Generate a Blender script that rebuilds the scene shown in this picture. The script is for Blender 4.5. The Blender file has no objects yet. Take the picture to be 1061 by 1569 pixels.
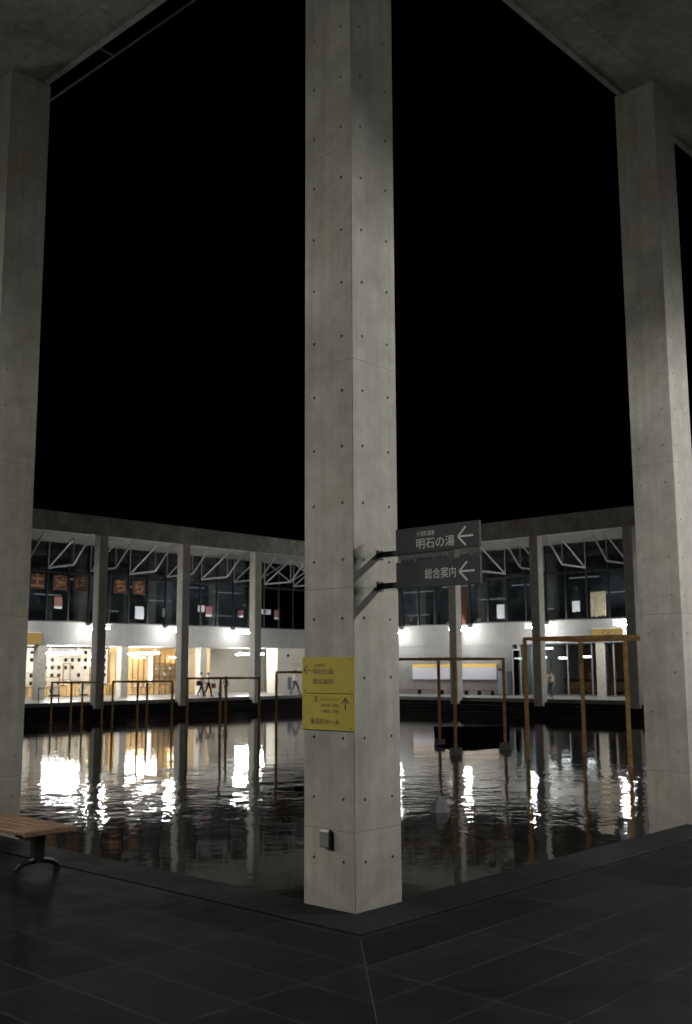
import bpy, bmesh, math, random
from mathutils import Vector, Matrix
random.seed(7)
K = 1.2                                   # metres per layout unit
S = bpy.context.scene
COL = S.collection
R = math.radians

# ------------------------------------------------------------------ camera
cam_d = bpy.data.cameras.new("camera")
cam = bpy.data.objects.new("camera", cam_d)
COL.objects.link(cam)
S.camera = cam
cam_d.sensor_fit = 'VERTICAL'
cam_d.sensor_height = 36.0
cam_d.sensor_width = 36.0
cam_d.lens = 36.0 * 1565.9 / 1569.0
cam_d.clip_start = 0.05
cam_d.clip_end = 600
_pi, _ya, _ro = R(8.6447), R(42.7787), R(-0.2597)
F = Vector((math.cos(_ya) * math.cos(_pi), math.sin(_ya) * math.cos(_pi), math.sin(_pi)))
Rt = Vector((math.sin(_ya), -math.cos(_ya), 0))
Up = Rt.cross(F)
R2 = Rt * math.cos(_ro) + Up * math.sin(_ro)
U2 = Up * math.cos(_ro) - Rt * math.sin(_ro)
M = Matrix((R2, U2, -F)).transposed().to_4x4()
M.translation = Vector((-5.2556, -4.7942, 1.62)) * K
cam.matrix_world = M
cam_d.dof.use_dof = True
cam_d.dof.focus_distance = 7.6 * K
cam_d.dof.aperture_fstop = 3.2

# ------------------------------------------------------------------ world: night sky
w = bpy.data.worlds.new("World")
S.world = w
w.use_nodes = True
nt = w.node_tree
sky = nt.nodes.new('ShaderNodeTexSky')
sky.sky_type = 'NISHITA'
sky.sun_disc = False
sky.sun_elevation = R(-12)
sky.sun_rotation = R(40)
nt.links.new(sky.outputs[0], nt.nodes['Background'].inputs[0])
nt.nodes['Background'].inputs[1].default_value = 0.05

# ------------------------------------------------------------------ exposure
S.view_settings.view_transform = 'Standard'
S.view_settings.look = 'None'
S.view_settings.exposure = 0
S.view_settings.gamma = 1
S.render.engine = 'CYCLES'
S.cycles.use_denoising = True
S.cycles.max_bounces = 8
S.cycles.diffuse_bounces = 4
S.cycles.glossy_bounces = 5
S.cycles.transparent_max_bounces = 12
S.cycles.sample_clamp_indirect = 6.0
S.cycles.caustics_reflective = False
S.cycles.caustics_refractive = False
S.cycles.blur_glossy = 0.5
LAMP = 260.0                               # radiance of the tube lamps

# ------------------------------------------------------------------ materials
def new_mat(name):
    m = bpy.data.materials.new(name)
    m.use_nodes = True
    t = m.node_tree
    b = t.nodes['Principled BSDF']
    return m, t, b
def nd(t, typ, **kw):
    n = t.nodes.new(typ)
    for k, v in kw.items():
        if isinstance(k, str) and k.startswith('i_'):
            n.inputs[k[2:]].default_value = v
        else:
            setattr(n, k, v)
    return n
def coords(t, scale=(1, 1, 1)):
    c = t.nodes.new('ShaderNodeTexCoord')
    mp = t.nodes.new('ShaderNodeMapping')
    mp.inputs['Scale'].default_value = tuple(s / K for s in scale)
    t.links.new(c.outputs['Object'], mp.inputs['Vector'])
    return mp.outputs[0]
def noise(t, vec, scale, detail=4, rough=.55):
    n = nd(t, 'ShaderNodeTexNoise')
    n.inputs['Scale'].default_value = scale
    n.inputs['Detail'].default_value = detail
    n.inputs['Roughness'].default_value = rough
    t.links.new(vec, n.inputs['Vector'])
    return n.outputs['Fac']
def ramp(t, fac, stops):
    r = t.nodes.new('ShaderNodeValToRGB')
    e = r.color_ramp.elements
    while len(e) < len(stops): e.new(.5)
    for q, (p, c) in zip(e, stops):
        q.position = p
        q.color = (*c, 1) if len(c) == 3 else c
    t.links.new(fac, r.inputs[0])
    return r.outputs[0]
def mix(t, fac, a, b, mode='MIX'):
    n = t.nodes.new('ShaderNodeMix')
    n.data_type = 'RGBA'
    n.blend_type = mode
    for s, v in ((n.inputs[0], fac), (n.inputs[6], a), (n.inputs[7], b)):
        if hasattr(v, 'links'): t.links.new(v, s)
        elif isinstance(v, (int, float)): s.default_value = v
        else: s.default_value = (*v, 1)
    return n.outputs[2]
def mth(t, op, a, b=None, c=None):
    n = t.nodes.new('ShaderNodeMath')
    n.operation = op
    for s, v in zip(n.inputs, (a, b, c)):
        if v is None: continue
        if hasattr(v, 'links'): t.links.new(v, s)
        else: s.default_value = v
    return n.outputs[0]
def bump(t, b, h, dist, strength=1.0):
    n = t.nodes.new('ShaderNodeBump')
    n.inputs['Distance'].default_value = dist
    n.inputs['Strength'].default_value = strength
    t.links.new(h, n.inputs['Height'])
    t.links.new(n.outputs[0], b.inputs['Normal'])

def plain(name, col, rough=.5, metal=0.0, var=.12, scale=6, bmp=0.0, spec=.5):
    m, t, b = new_mat(name)
    b.inputs['Specular IOR Level'].default_value = spec
    v = coords(t)
    n = noise(t, v, scale)
    lo = tuple(c * (1 - var) for c in col)
    hi = tuple(min(1, c * (1 + var)) for c in col)
    t.links.new(ramp(t, n, [(.3, lo), (.7, hi)]), b.inputs['Base Color'])
    b.inputs['Roughness'].default_value = rough
    b.inputs['Metallic'].default_value = metal
    if bmp:
        bump(t, b, noise(t, v, scale * 12, 3), bmp)
    return m

def concrete(name, base=(.37, .365, .325), joints=None, panels=None, tint=1.0, soft=1.0):
    m, t, b = new_mat(name)
    v = coords(t)
    big = noise(t, v, 1.3, 5, .6)
    mid = noise(t, v, 7, 5, .6)
    fine = noise(t, v, 60, 3, .6)
    streak = noise(t, coords(t, (9, 9, .45)), 1.0, 5, .6)
    lo = tuple(c * (1 - .38 * soft) for c in base)
    hi = tuple(c * (1 + .22 * soft) for c in base)
    c = ramp(t, big, [(.3, lo), (.72, hi)])
    c = mix(t, .55 * soft, c, ramp(t, mid, [(.28, (.60, .59, .55)), (.7, (1.12, 1.12, 1.12))]), 'MULTIPLY')
    c = mix(t, .5 * soft, c, ramp(t, streak, [(.3, (.6, .59, .53)), (.62, (1.08, 1.08, 1.08))]), 'MULTIPLY')
    c = mix(t, .45, c, ramp(t, fine, [(.3, (.8, .8, .8)), (.6, (1.02, 1.02, 1.02))]), 'MULTIPLY')
    warm = ramp(t, noise(t, coords(t, (2.4, 2.4, 1.2)), 1.0, 4, .6), [(.54, (0, 0, 0)), (.74, (1, 1, 1))])
    c = mix(t, mth(t, 'MULTIPLY', warm, .6 * tint), c, (.36, .30, .20))
    # small rusty drips
    rust = ramp(t, noise(t, coords(t, (7, 7, 2.2)), 1.0, 3, .6), [(.69, (0, 0, 0)), (.8, (1, 1, 1))])
    c = mix(t, mth(t, 'MULTIPLY', rust, .4 * tint), c, (.30, .19, .10))
    h = mth(t, 'ADD', mth(t, 'MULTIPLY', fine, .35), mid)
    if joints:
        tc = t.nodes.new('ShaderNodeTexCoord')
        sep = t.nodes.new('ShaderNodeSeparateXYZ')
        t.links.new(tc.outputs['Object'], sep.inputs[0])
        z0, step = joints
        wob = mth(t, 'MULTIPLY', mth(t, 'SUBTRACT', mid, .5), .012 * K)
        z = mth(t, 'ADD', sep.outputs[2], wob)
        q = mth(t, 'FRACT', mth(t, 'DIVIDE', mth(t, 'SUBTRACT', z, (z0 - step * 3) * K), step * K))
        d = mth(t, 'MINIMUM', q, mth(t, 'SUBTRACT', 1.0, q))
        line = mth(t, 'LESS_THAN', d, .0022)
        patch = ramp(t, big, [(.35, (.15, .15, .15)), (.65, (.7, .7, .7))])
        c = mix(t, mth(t, 'MULTIPLY', line, patch), c, (.10, .098, .085))
        # cement skin of each lift has a slightly different tone
        lift = t.nodes.new('ShaderNodeTexWhiteNoise')
        lift.noise_dimensions = '1D'
        t.links.new(mth(t, 'FLOOR', mth(t, 'DIVIDE', mth(t, 'SUBTRACT', z, (z0 - step * 3) * K), step * K)), lift.inputs['W'])
        c = mix(t, .8, c, ramp(t, lift.outputs['Value'], [(0, (.93, .93, .92)), (1, (1.04, 1.04, 1.04))]), 'MULTIPLY')
    if panels:
        br = nd(t, 'ShaderNodeTexBrick')
        br.offset = 0.0
        br.inputs['Scale'].default_value = 1.0
        br.inputs['Brick Width'].default_value = panels[0]
        br.inputs['Row Height'].default_value = panels[1]
        br.inputs['Mortar Size'].default_value = .006
        br.inputs['Color1'].default_value = (1, 1, 1, 1)
        br.inputs['Color2'].default_value = (.86, .86, .86, 1)
        br.inputs['Mortar'].default_value = (.62, .62, .6, 1)
        t.links.new(v, br.inputs['Vector'])
        c = mix(t, 1.0, c, br.outputs['Color'], 'MULTIPLY')
    t.links.new(c, b.inputs['Base Color'])
    b.inputs['Roughness'].default_value = .78
    bump(t, b, h, .004)
    return m

def slate(name, rot=0, base=.0068, bw=1.01, rh=.4275, joint=4.6):
    m, t, b = new_mat(name)
    tc = t.nodes.new('ShaderNodeTexCoord')
    mp = t.nodes.new('ShaderNodeMapping')
    mp.inputs['Scale'].default_value = (1 / K,) * 3
    mp.inputs['Rotation'].default_value = (0, 0, R(rot))
    t.links.new(tc.outputs['Object'], mp.inputs['Vector'])
    v = mp.outputs[0]
    br = nd(t, 'ShaderNodeTexBrick')
    br.offset = 0.0
    br.inputs['Scale'].default_value = 1.0
    br.inputs['Brick Width'].default_value = bw
    br.inputs['Row Height'].default_value = rh
    br.inputs['Mortar Size'].default_value = .006
    br.inputs['Mortar Smooth'].default_value = .3
    br.inputs['Color1'].default_value = (base * .58, base * .64, base * .72, 1)
    br.inputs['Color2'].default_value = (base * 1.38, base * 1.5, base * 1.64, 1)
    br.inputs['Mortar'].default_value = (base * joint, base * joint * .98, base * joint * .95, 1)
    t.links.new(v, br.inputs['Vector'])
    n1 = noise(t, v, 2.2, 5, .65)
    n2 = noise(t, v, 40, 3)
    c = mix(t, .8, br.outputs['Color'], ramp(t, n1, [(.3, (.5, .5, .5)), (.7, (1.4, 1.4, 1.4))]), 'MULTIPLY')
    # breaks in the pale grout line
    t.links.new(c, b.inputs['Base Color'])
    t.links.new(ramp(t, n1, [(.3, (.42,) * 3), (.7, (.62,) * 3)]), b.inputs['Roughness'])
    b.inputs['Specular IOR Level'].default_value = .035
    bump(t, b, mth(t, 'ADD', mth(t, 'MULTIPLY', n2, .3), n1), .004)
    return m

def emit(name, col, strength):
    m, t, b = new_mat(name)
    t.nodes.remove(b)
    e = t.nodes.new('ShaderNodeEmission')
    e.inputs[0].default_value = (*col, 1)
    e.inputs[1].default_value = strength
    t.links.new(e.outputs[0], t.nodes['Material Output'].inputs[0])
    return m

def wood(name, a, b_, axis=(1, 12, 12), rough=.55):
    m, t, b = new_mat(name)
    n = noise(t, coords(t, axis), 3.0, 5, .6)
    t.links.new(ramp(t, n, [(.3, a), (.7, b_)]), b.inputs['Base Color'])
    b.inputs['Roughness'].default_value = rough
    bump(t, b, n, .002)
    return m

def glass(name, tint=(.55, .60, .62)):
    m, t, b = new_mat(name)
    t.nodes.remove(b)
    tr = t.nodes.new('ShaderNodeBsdfTransparent')
    tr.inputs[0].default_value = (*tint, 1)
    gl = t.nodes.new('ShaderNodeBsdfGlossy')
    gl.inputs['Roughness'].default_value = .02
    gl.inputs['Color'].default_value = (.9, .92, .92, 1)
    fr = t.nodes.new('ShaderNodeFresnel')
    fr.inputs['IOR'].default_value = 1.5
    mx = t.nodes.new('ShaderNodeMixShader')
    t.links.new(fr.outputs[0], mx.inputs[0])
    t.links.new(tr.outputs[0], mx.inputs[1])
    t.links.new(gl.outputs[0], mx.inputs[2])
    t.links.new(mx.outputs[0], t.nodes['Material Output'].inputs[0])
    return m

def water_mat():
    m, t, b = new_mat('pond_water')
    b.inputs['Base Color'].default_value = (.026, .023, .016, 1)
    b.inputs['Roughness'].default_value = .045
    b.inputs['IOR'].default_value = 1.36
    v = coords(t)
    swell = noise(t, coords(t, (1.0, 1.0, 1)), .9, 2, .5)
    rip = noise(t, coords(t, (1.0, 1.0, 1)), 3.4, 2, .5)
    fine = noise(t, coords(t, (1.0, 1.0, 1)), 8.0, 1, .5)
    sep = t.nodes.new('ShaderNodeSeparateXYZ')
    t.links.new(v, sep.inputs[0])
    diag = mth(t, 'ADD', sep.outputs[0], sep.outputs[1])
    band = ramp(t, mth(t, 'DIVIDE', diag, 60.0), [(.13, (.10,) * 3), (.25, (1,) * 3), (.36, (1,) * 3), (.56, (.26,) * 3)])
    wind = mth(t, 'MULTIPLY', band, ramp(t, noise(t, v, .22, 2, .5), [(.38, (.16,) * 3), (.60, (1, 1, 1))]))
    h = mth(t, 'ADD', mth(t, 'MULTIPLY', mth(t, 'MULTIPLY', swell, band), 1.6),
            mth(t, 'MULTIPLY', wind, mth(t, 'ADD', rip, mth(t, 'MULTIPLY', fine, .22))))
    bump(t, b, h, .0125)
    return m

MT = dict(
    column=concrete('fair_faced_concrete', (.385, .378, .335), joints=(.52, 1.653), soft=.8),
    column_far=concrete('brightened_fair_faced_concrete', (.52, .51, .46), soft=.6),  # near column concrete lightened to lift the underlit far columns
    beam=concrete('beam_concrete', (.42, .41, .365)),
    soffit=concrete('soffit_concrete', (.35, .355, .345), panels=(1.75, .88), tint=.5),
    soffit_far=concrete('dimmed_soffit_concrete', (.185, .187, .18), panels=(1.75, .88), tint=.5),  # soffit concrete darkened to tone down the far lamplight
    white=concrete('white_wall_concrete', (.235, .236, .232), panels=(2.62, 4.0), tint=.08, soft=.35),
    beige=plain('beige_plaster', (.46, .435, .375), .8, var=.06, scale=2),
    shopwhite=plain('white_shop_paint', (.43, .40, .35), .7, var=.16, scale=5),
    ceil=plain('white_ceiling_board', (.62, .62, .60), .8, var=.04),
    floor_r=slate('slate_paving_east', 0), floor_l=slate('slate_paving_north', 90),
    kerb=slate('kerb_slate', 0, .0135, 1.01, 1.01, .3),
    step=plain('step_slate', (.0055, .0055, .0055), .8, var=.4, scale=3, bmp=.003, spec=.12),
    slab=plain('matte_black_slab', (.012, .011, .009), .95, spec=0.0),
    deck=plain('deck_slate', (.16, .16, .155), .33, var=.15, scale=2, bmp=.001),
    ground=plain('dark_ground', (.03, .03, .028), .9),
    water=water_mat(),
    steel_white=plain('white_painted_steel', (.24, .245, .255), .4, var=.05),
    steel_dark=plain('dark_steel', (.018, .019, .021), .4, .3),
    black=plain('black_cast_iron', (.012, .012, .013), .38, .6, bmp=.001),
    chrome=plain('bright_bolt', (.7, .7, .7), .2, 1.0),
    orange=plain('orange_painted_steel', (.60, .36, .14), .6, var=.3, scale=7),
    grey_steel=plain('grey_steel', (.22, .22, .21), .4, .4),
    hood=plain('lamp_hood', (.5, .5, .5), .5),
    tube=emit('tube_light', (1.0, .99, .95), LAMP),
    tube_l=emit('tube_light_north', (1.0, .985, .92), LAMP * 1.22), tube_r=emit('tube_light_east', (1.0, .99, .95), LAMP * 1.5),
    rear=plain('dark_rear_wall', (.10, .10, .095), .85),
    tube_low=emit('tube_light_low', (1.0, .98, .93), LAMP * .72),
    tube_warm=emit('tube_light_warm', (1.0, .80, .50), LAMP * .16),
    strip=emit('dim_reflection_strip', (.92, .97, 1.0), .19),
    pendant=emit('pendant_light', (1.0, .97, .9), 22),
    glow_yellow=emit('lit_yellow_sign', (1.0, .66, .22), .30),
    glass=glass('window_glass', (.72, .76, .78)), glass_low=glass('cafe_glass', (.7, .74, .75)),
    smoke=glass('smoke_acrylic', (.55, .58, .58)),
    room=plain('dark_room', (.30, .315, .325), .8, var=.3, scale=1.5),
    roomlight=plain('grey_room_board', (.5, .53, .55), .7, var=.15),
    bench=wood('bench_wood', (.10, .055, .028), (.25, .135, .068), (10, 1, 10)),
    bench_r=wood('low_bench_wood', (.15, .05, .03), (.28, .10, .06), (10, 1, 10)),
    shop=wood('pale_shop_wood', (.44, .28, .11), (.60, .42, .20), (6, 6, 1)),
    shop_d=wood('brown_shop_wood', (.14, .075, .03), (.30, .17, .07), (6, 6, 1)),
    yellow=plain('yellow_sign_face', (.38, .30, .016), .7, var=.06, scale=4),
    ink=plain('dark_brown_ink', (.075, .042, .012), .6),
    ink_soft=plain('soft_brown_ink', (.13, .085, .018), .6),
    sign=plain('charcoal_sign_face', (.068, .072, .073), .9, var=.06, spec=.15),
    letter=plain('pale_lettering', (.50, .50, .48), .5, var=.05),
    red=plain('dull_red_board', (.045, .011, .007), .6, var=.2),
    ochre=plain('ochre_lettering', (.22, .115, .032), .6, var=.1),
    paper=plain('white_paper', (.46, .48, .52), .7, var=.05),
    paper_red=plain('red_poster_paper', (.19, .075, .072), .7, var=.3, scale=14),
    cream=plain('cream_cloth', (.34, .30, .22), .8, var=.2, scale=5),
    banner=plain('orange_banner_cloth', (.10, .03, .014), .8, var=.5, scale=16),
    board=plain('white_board', (.52, .53, .60), .5, var=.03),
    boardtop=plain('yellow_strip', (.75, .48, .10), .6, var=.1),
    grey=plain('grey_cabinet', (.25, .27, .30), .5, var=.1),
    blue=plain('blue_grey_panel', (.10, .12, .18), .5, var=.2),
    stone=plain('pale_stone', (.36, .36, .37), .8, var=.2, scale=9, bmp=.004),
    foot=plain('footing_concrete', (.30, .295, .275), .85, var=.2, scale=9, bmp=.004),
    joint=plain('black_slot_shade', (.0012, .0012, .0012), .95, spec=.05),
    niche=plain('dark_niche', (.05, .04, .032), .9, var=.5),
    skin=plain('skin', (.50, .33, .24), .55, var=.05),
    hair=plain('black_hair', (.012, .010, .010), .5),
    shirt_w=plain('white_shirt', (.68, .68, .68), .8, var=.05),
    shirt_g=plain('grey_shirt', (.25, .26, .28), .8), shirt_k=plain('dark_shirt', (.05, .05, .06), .8),
    shirt_b=plain('beige_shirt', (.55, .50, .42), .8),
    trouser=plain('dark_trousers', (.015, .016, .02), .8), trouser_b=plain('blue_trousers', (.07, .08, .11), .8),
    bag_r=plain('red_bag', (.22, .04, .03), .6), leaf=plain('leaf_green', (.06, .10, .03), .7, var=.4, scale=20),
    tin=plain('brown_goods', (.30, .20, .10), .6, var=.5, scale=12),
)

# ------------------------------------------------------------------ mesh helper
class MB:
    def __init__(self, swap=False):
        self.v, self.f, self.swap = [], [], swap
    def add(self, vs, fs):
        o = len(self.v)
        self.v += [((p[1], p[0], p[2]) if self.swap else tuple(p)) for p in vs]
        self.f += [tuple(o + i for i in f) for f in fs]
        return self
    def box(self, x0, x1, y0, y1, z0, z1):
        vs = [(x, y, z) for z in (z0, z1) for y in (y0, y1) for x in (x0, x1)]
        return self.add(vs, [(0, 2, 3, 1), (4, 5, 7, 6), (0, 1, 5, 4), (2, 6, 7, 3), (0, 4, 6, 2), (1, 3, 7, 5)])
    def bar(self, a, b, w_, h_=None):
        h_ = h_ or w_
        a, b = Vector(a), Vector(b)
        d = (b - a).normalized()
        s = Vector((0, 0, 1)).cross(d)
        s = Vector((1, 0, 0)) if s.length < 1e-4 else s.normalized()
        u = d.cross(s)
        vs = [tuple(p + s * i * w_ / 2 + u * j * h_ / 2) for p in (a, b) for i, j in ((-1, -1), (1, -1), (1, 1), (-1, 1))]
        return self.add(vs, [(0, 3, 2, 1), (4, 5, 6, 7)] + [(i, (i + 1) % 4, 4 + (i + 1) % 4, 4 + i) for i in range(4)])
    def tube(self, pts, rad, n=10):
        pts = [Vector(p) for p in pts]
        rs = rad if isinstance(rad, (list, tuple)) else [rad] * len(pts)
        vs, fs = [], []
        for k, p in enumerate(pts):
            d = (pts[min(k + 1, len(pts) - 1)] - pts[max(k - 1, 0)]).normalized()
            s = Vector((0, 0, 1)).cross(d)
            s = Vector((1, 0, 0)) if s.length < 1e-3 else s.normalized()
            u = d.cross(s)
            for i in range(n):
                a = 2 * math.pi * i / n
                vs.append(tuple(p + (s * math.cos(a) + u * math.sin(a)) * rs[k]))
        for k in range(len(pts) - 1):
            for i in range(n):
                fs.append((k * n + i, k * n + (i + 1) % n, (k + 1) * n + (i + 1) % n, (k + 1) * n + i))
        fs.append(tuple(range(n))[::-1])
        fs.append(tuple(range((len(pts) - 1) * n, len(pts) * n)))
        return self.add(vs, fs)
    def lathe(self, c, prof, n=14):
        vs, fs = [], []
        for r_, z in prof:
            for i in range(n):
                a = 2 * math.pi * i / n
                vs.append((c[0] + r_ * math.cos(a), c[1] + r_ * math.sin(a), c[2] + z))
        for k in range(len(prof) - 1):
            for i in range(n):
                fs.append((k * n + i, k * n + (i + 1) % n, (k + 1) * n + (i + 1) % n, (k + 1) * n + i))
        fs.append(tuple(range(n))[::-1]); fs.append(tuple(range((len(prof) - 1) * n, len(prof) * n)))
        return self.add(vs, fs)
    def ball(self, c, rx, ry, rz, n=10, m=7):
        prof = [(max(1e-3, math.sin(math.pi * k / m)), -math.cos(math.pi * k / m)) for k in range(m + 1)]
        vs, fs = [], []
        for r_, z in prof:
            for i in range(n):
                a = 2 * math.pi * i / n
                vs.append((c[0] + rx * r_ * math.cos(a), c[1] + ry * r_ * math.sin(a), c[2] + rz * z))
        for k in range(m):
            for i in range(n):
                fs.append((k * n + i, k * n + (i + 1) % n, (k + 1) * n + (i + 1) % n, (k + 1) * n + i))
        return self.add(vs, fs)
    def build(self, name, mat, parent=None, origin=(0, 0, 0), bevel=0, smooth=False):
        me = bpy.data.meshes.new(name)
        o_ = Vector(origin)
        me.from_pydata([tuple(Vector(p) - o_) for p in self.v], [], self.f)
        bm = bmesh.new(); bm.from_mesh(me)
        bmesh.ops.recalc_face_normals(bm, faces=bm.faces)
        if bevel:
            bmesh.ops.bevel(bm, geom=bm.edges[:], offset=bevel, segments=1, affect='EDGES', clamp_overlap=True)
        bm.to_mesh(me); bm.free()
        if smooth:
            for p in me.polygons: p.use_smooth = True
        me.materials.append(MT[mat] if isinstance(mat, str) else mat)
        ob = bpy.data.objects.new(name, me)
        COL.objects.link(ob)
        if parent is not None: ob.parent = parent
        else: ob.location = o_
        return ob
def tag(o, label=None, cat=None, group=None, kind=None):
    if label: o['label'] = label
    if cat: o['category'] = cat
    if group: o['group'] = group
    if kind: o['kind'] = kind
    return o
def thing(name, loc, label, cat, group=None):
    o = bpy.data.objects.new(name, None)
    o.empty_display_size = .2
    COL.objects.link(o)
    o.location = loc
    return tag(o, label, cat, group)
def kids(o): return [c for c in bpy.data.objects if c.parent == o]
def copy_tree(o, parent=None):
    c = o.copy(); COL.objects.link(c)
    if parent is not None: c.parent = parent
    for ch in kids(o): copy_tree(ch, c)
    return c
def text(name, body, size, mat, parent, pos, right, origin=(0, 0, 0), align='LEFT', squeeze=1.0, bold=0.0, lbl=None):
    cu = bpy.data.curves.new(name, 'FONT')
    cu.body = body; cu.size = size; cu.align_x = align; cu.align_y = 'CENTER'
    cu.offset = bold
    cu.extrude = .0012
    ob = bpy.data.objects.new(name, cu)
    COL.objects.link(ob)
    dg = bpy.context.evaluated_depsgraph_get()
    me = bpy.data.meshes.new_from_object(ob.evaluated_get(dg))
    bpy.data.objects.remove(ob)
    r_ = Vector(right); u_ = Vector((0, 0, 1)); n_ = r_.cross(u_)
    m4 = Matrix((r_ * squeeze, u_, n_)).transposed().to_4x4()
    m4.translation = Vector(pos) - Vector(origin)
    me.transform(m4)
    me.materials.clear(); me.materials.append(MT[mat])
    me.name = name
    o = bpy.data.objects.new(name, me)
    COL.objects.link(o)
    if parent is not None: o.parent = parent
    else: o.location = (0, 0, 0)
    return o

# ================================================================== layout (in layout units)
W = .485            # column side
P = 5.2475          # bay
LX, LY = 39.52, 38.94   # faces of the far columns
GX, GY = 44.8, 44.2     # far gallery walls
H = 8.29            # underside of the roof
ROOF = 9.2
ZW = -.82           # pond level
A0 = 23.8084        # first visible far-left column
B0 = 28.5696        # first visible far-right column

# ------------------------------------------------------------------ ground, paving, pond
MB().box(-60, 110, -60, -8, -.4, -.06).box(-60, -8, -8, 110, -.4, -.06).build('ground', 'ground')
tag(bpy.data.objects['ground'], kind='structure')
g = MB()
g.add([(-.40, -.40, 0), (-8, -8, 0), (60, -8, 0), (60, -.40, 0), (-.40, -.40, -.3), (-8, -8, -.3), (60, -8, -.3), (60, -.40, -.3)],
      [(0, 1, 2, 3), (4, 7, 6, 5), (0, 3, 7, 4), (1, 5, 6, 2), (2, 6, 7, 3)])
tag(g.build('paving', 'floor_r', origin=(-.87, -.44, 0)), kind='structure')
g = MB()
g.add([(-.40, -.40, 0), (-.40, 60, 0), (-8, 60, 0), (-8, -8, 0), (-.40, -.40, -.3), (-.40, 60, -.3), (-8, 60, -.3), (-8, -8, -.3)],
      [(0, 1, 2, 3), (4, 7, 6, 5), (0, 4, 5, 1), (1, 5, 6, 2), (2, 6, 7, 3)])
tag(g.build('paving', 'floor_l', origin=(-.44, -.82, 0)), kind='structure')
# mitre joint between the two directions of paving
tag(MB().add([(-.43, -.426, .001), (-.426, -.43, .001), (-7.9, -7.904, .001), (-7.904, -7.9, .001)], [(0, 1, 2, 3)]).build('paving_joint', plain('grout', (.017, .017, .0165), .8)), kind='structure')
# kerb round the near corner; black joint fill stands for shade in the slot outside
k = MB()
k.add([(x, y, z) for z in (-1.4, 0) for x, y in ((-.372, -.372), (60, -.372), (60, .07), (.07, .07), (.07, 60), (-.372, 60))],
      [(6, 7, 8, 9), (6, 9, 10, 11), (0, 1, 7, 6), (2, 3, 9, 8), (3, 4, 10, 9), (5, 0, 6, 11), (1, 2, 8, 7), (4, 5, 11, 10)])
tag(k.build('kerb', 'kerb', origin=(.5, .5, 0), bevel=.002), kind='structure')
tag(MB().box(-.40, 60, -.40, -.372, -.3, -.003).box(-.40, -.372, -.372, 60, -.3, -.003).build('slot_shade_fill', 'joint'), kind='structure')
tag(MB().add([(.02, .02, ZW), (LX - .3, .02, ZW), (LX - .3, LY - .3, ZW), (.02, LY - .3, ZW)], [(0, 1, 2, 3)]).build('water', 'water'), kind='structure')

# ------------------------------------------------------------------ concrete columns
def hole_column(z0, z1):
    m = MB(); c = .003
    zs = []; z = .318
    while z < z1 - .2:
        zs.append(z); z += .4105
    cuts = [z0] + [(a + b) / 2 for a, b in zip(zs, zs[1:])] + [z1]
    us = (.105, .387)
    n8 = 8
    for face in range(4):
        def P3(u, v, d=0.0):
            if face == 0: return (d, u, v)              # -X
            if face == 1: return (u, d, v)              # -Y
            if face == 2: return (W - d, u, v)
            return (u, W - d, v)
        for zi, zc in enumerate(zs):
            for ui, uc in enumerate(us):
                ua, ub = (c, W / 2) if ui == 0 else (W / 2, W - c)
                va, vb = cuts[zi], cuts[zi + 1]
                r_ = .0115
                jz, ju = random.uniform(-.003, .003), random.uniform(-.003, .003)
                ring = [P3(uc + ju + r_ * math.cos(math.pi * i / 4), zc + jz + r_ * math.sin(math.pi * i / 4)) for i in range(n8)]
                inn = [P3(uc + ju + r_ * .8 * math.cos(math.pi * i / 4), zc + jz + r_ * .8 * math.sin(math.pi * i / 4), .014) for i in range(n8)]
                cor = [P3(ub, vb), P3(ua, vb), P3(ua, va), P3(ub, va)]
                vs = ring + inn + cor
                fs = [(16, 17, 3, 2, 1), (17, 18, 5, 4, 3), (18, 19, 7, 6, 5), (19, 16, 1, 0, 7)]
                fs += [(i, (i + 1) % 8, 8 + (i + 1) % 8, 8 + i) for i in range(8)] + [tuple(range(8, 16))]
                m.add(vs, fs)
    for (ax, ay), (bx, by) in (((c, 0), (0, c)), ((W - c, 0), (W, c)), ((c, W), (0, W - c)), ((W - c, W), (W, W - c))):
        m.add([(ax, ay, z0), (bx, by, z0), (bx, by, z1), (ax, ay, z1)], [(0, 1, 2, 3)])
    return m
hc = hole_column(-1.3, H).build('concrete_column', 'column')
# face orientation is not closed across t-junctions: two-sided shading makes this harmless
tag(hc, 'nearest square concrete column carrying the yellow sign and the grey direction signs', 'column', 'concrete columns round the pond')
for loc, lb in (((0, 5.15, 0), 'tall square concrete column at the left edge of the photo, behind the wooden bench'),
                ((5.17, 0, 0), 'tall square concrete column at the right edge, standing on the kerb right of the biggest orange frame'),
                ((10.42, 0, 0), 'concrete column further along the right-hand kerb, out past the right edge'),
                ((0, 10.4, 0), 'concrete column further along the left-hand kerb, out past the left edge')):
    c = hc.copy(); COL.objects.link(c); c.location = loc; c['label'] = lb
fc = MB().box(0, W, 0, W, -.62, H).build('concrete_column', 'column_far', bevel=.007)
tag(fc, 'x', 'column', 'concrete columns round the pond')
far_cols = [((A0 - P, LY), 'slender concrete column of the far left gallery, hidden at the photo left edge'),
            ((A0, LY), 'far left gallery column leftmost of three, between the red character boards'),
            ((A0 + P, LY), 'far left gallery column in the middle of three, left of the walking people'),
            ((A0 + 2 * P, LY), 'far left gallery column right of the walking people, third from the left'),
            ((A0 + 3 * P, LY), 'concrete column at the far inner corner of the pond, behind the nearest column'),
            ((LX, B0), 'far right gallery column standing before the long white board'),
            ((LX, B0 - P), 'far right gallery column between the long white board and the glazed cafe'),
            ((LX, B0 - 2 * P), 'far right gallery column rightmost, beside the biggest orange frame'),
            ((LX, B0 + P), 'far right gallery column hidden behind the nearest column')]
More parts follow.
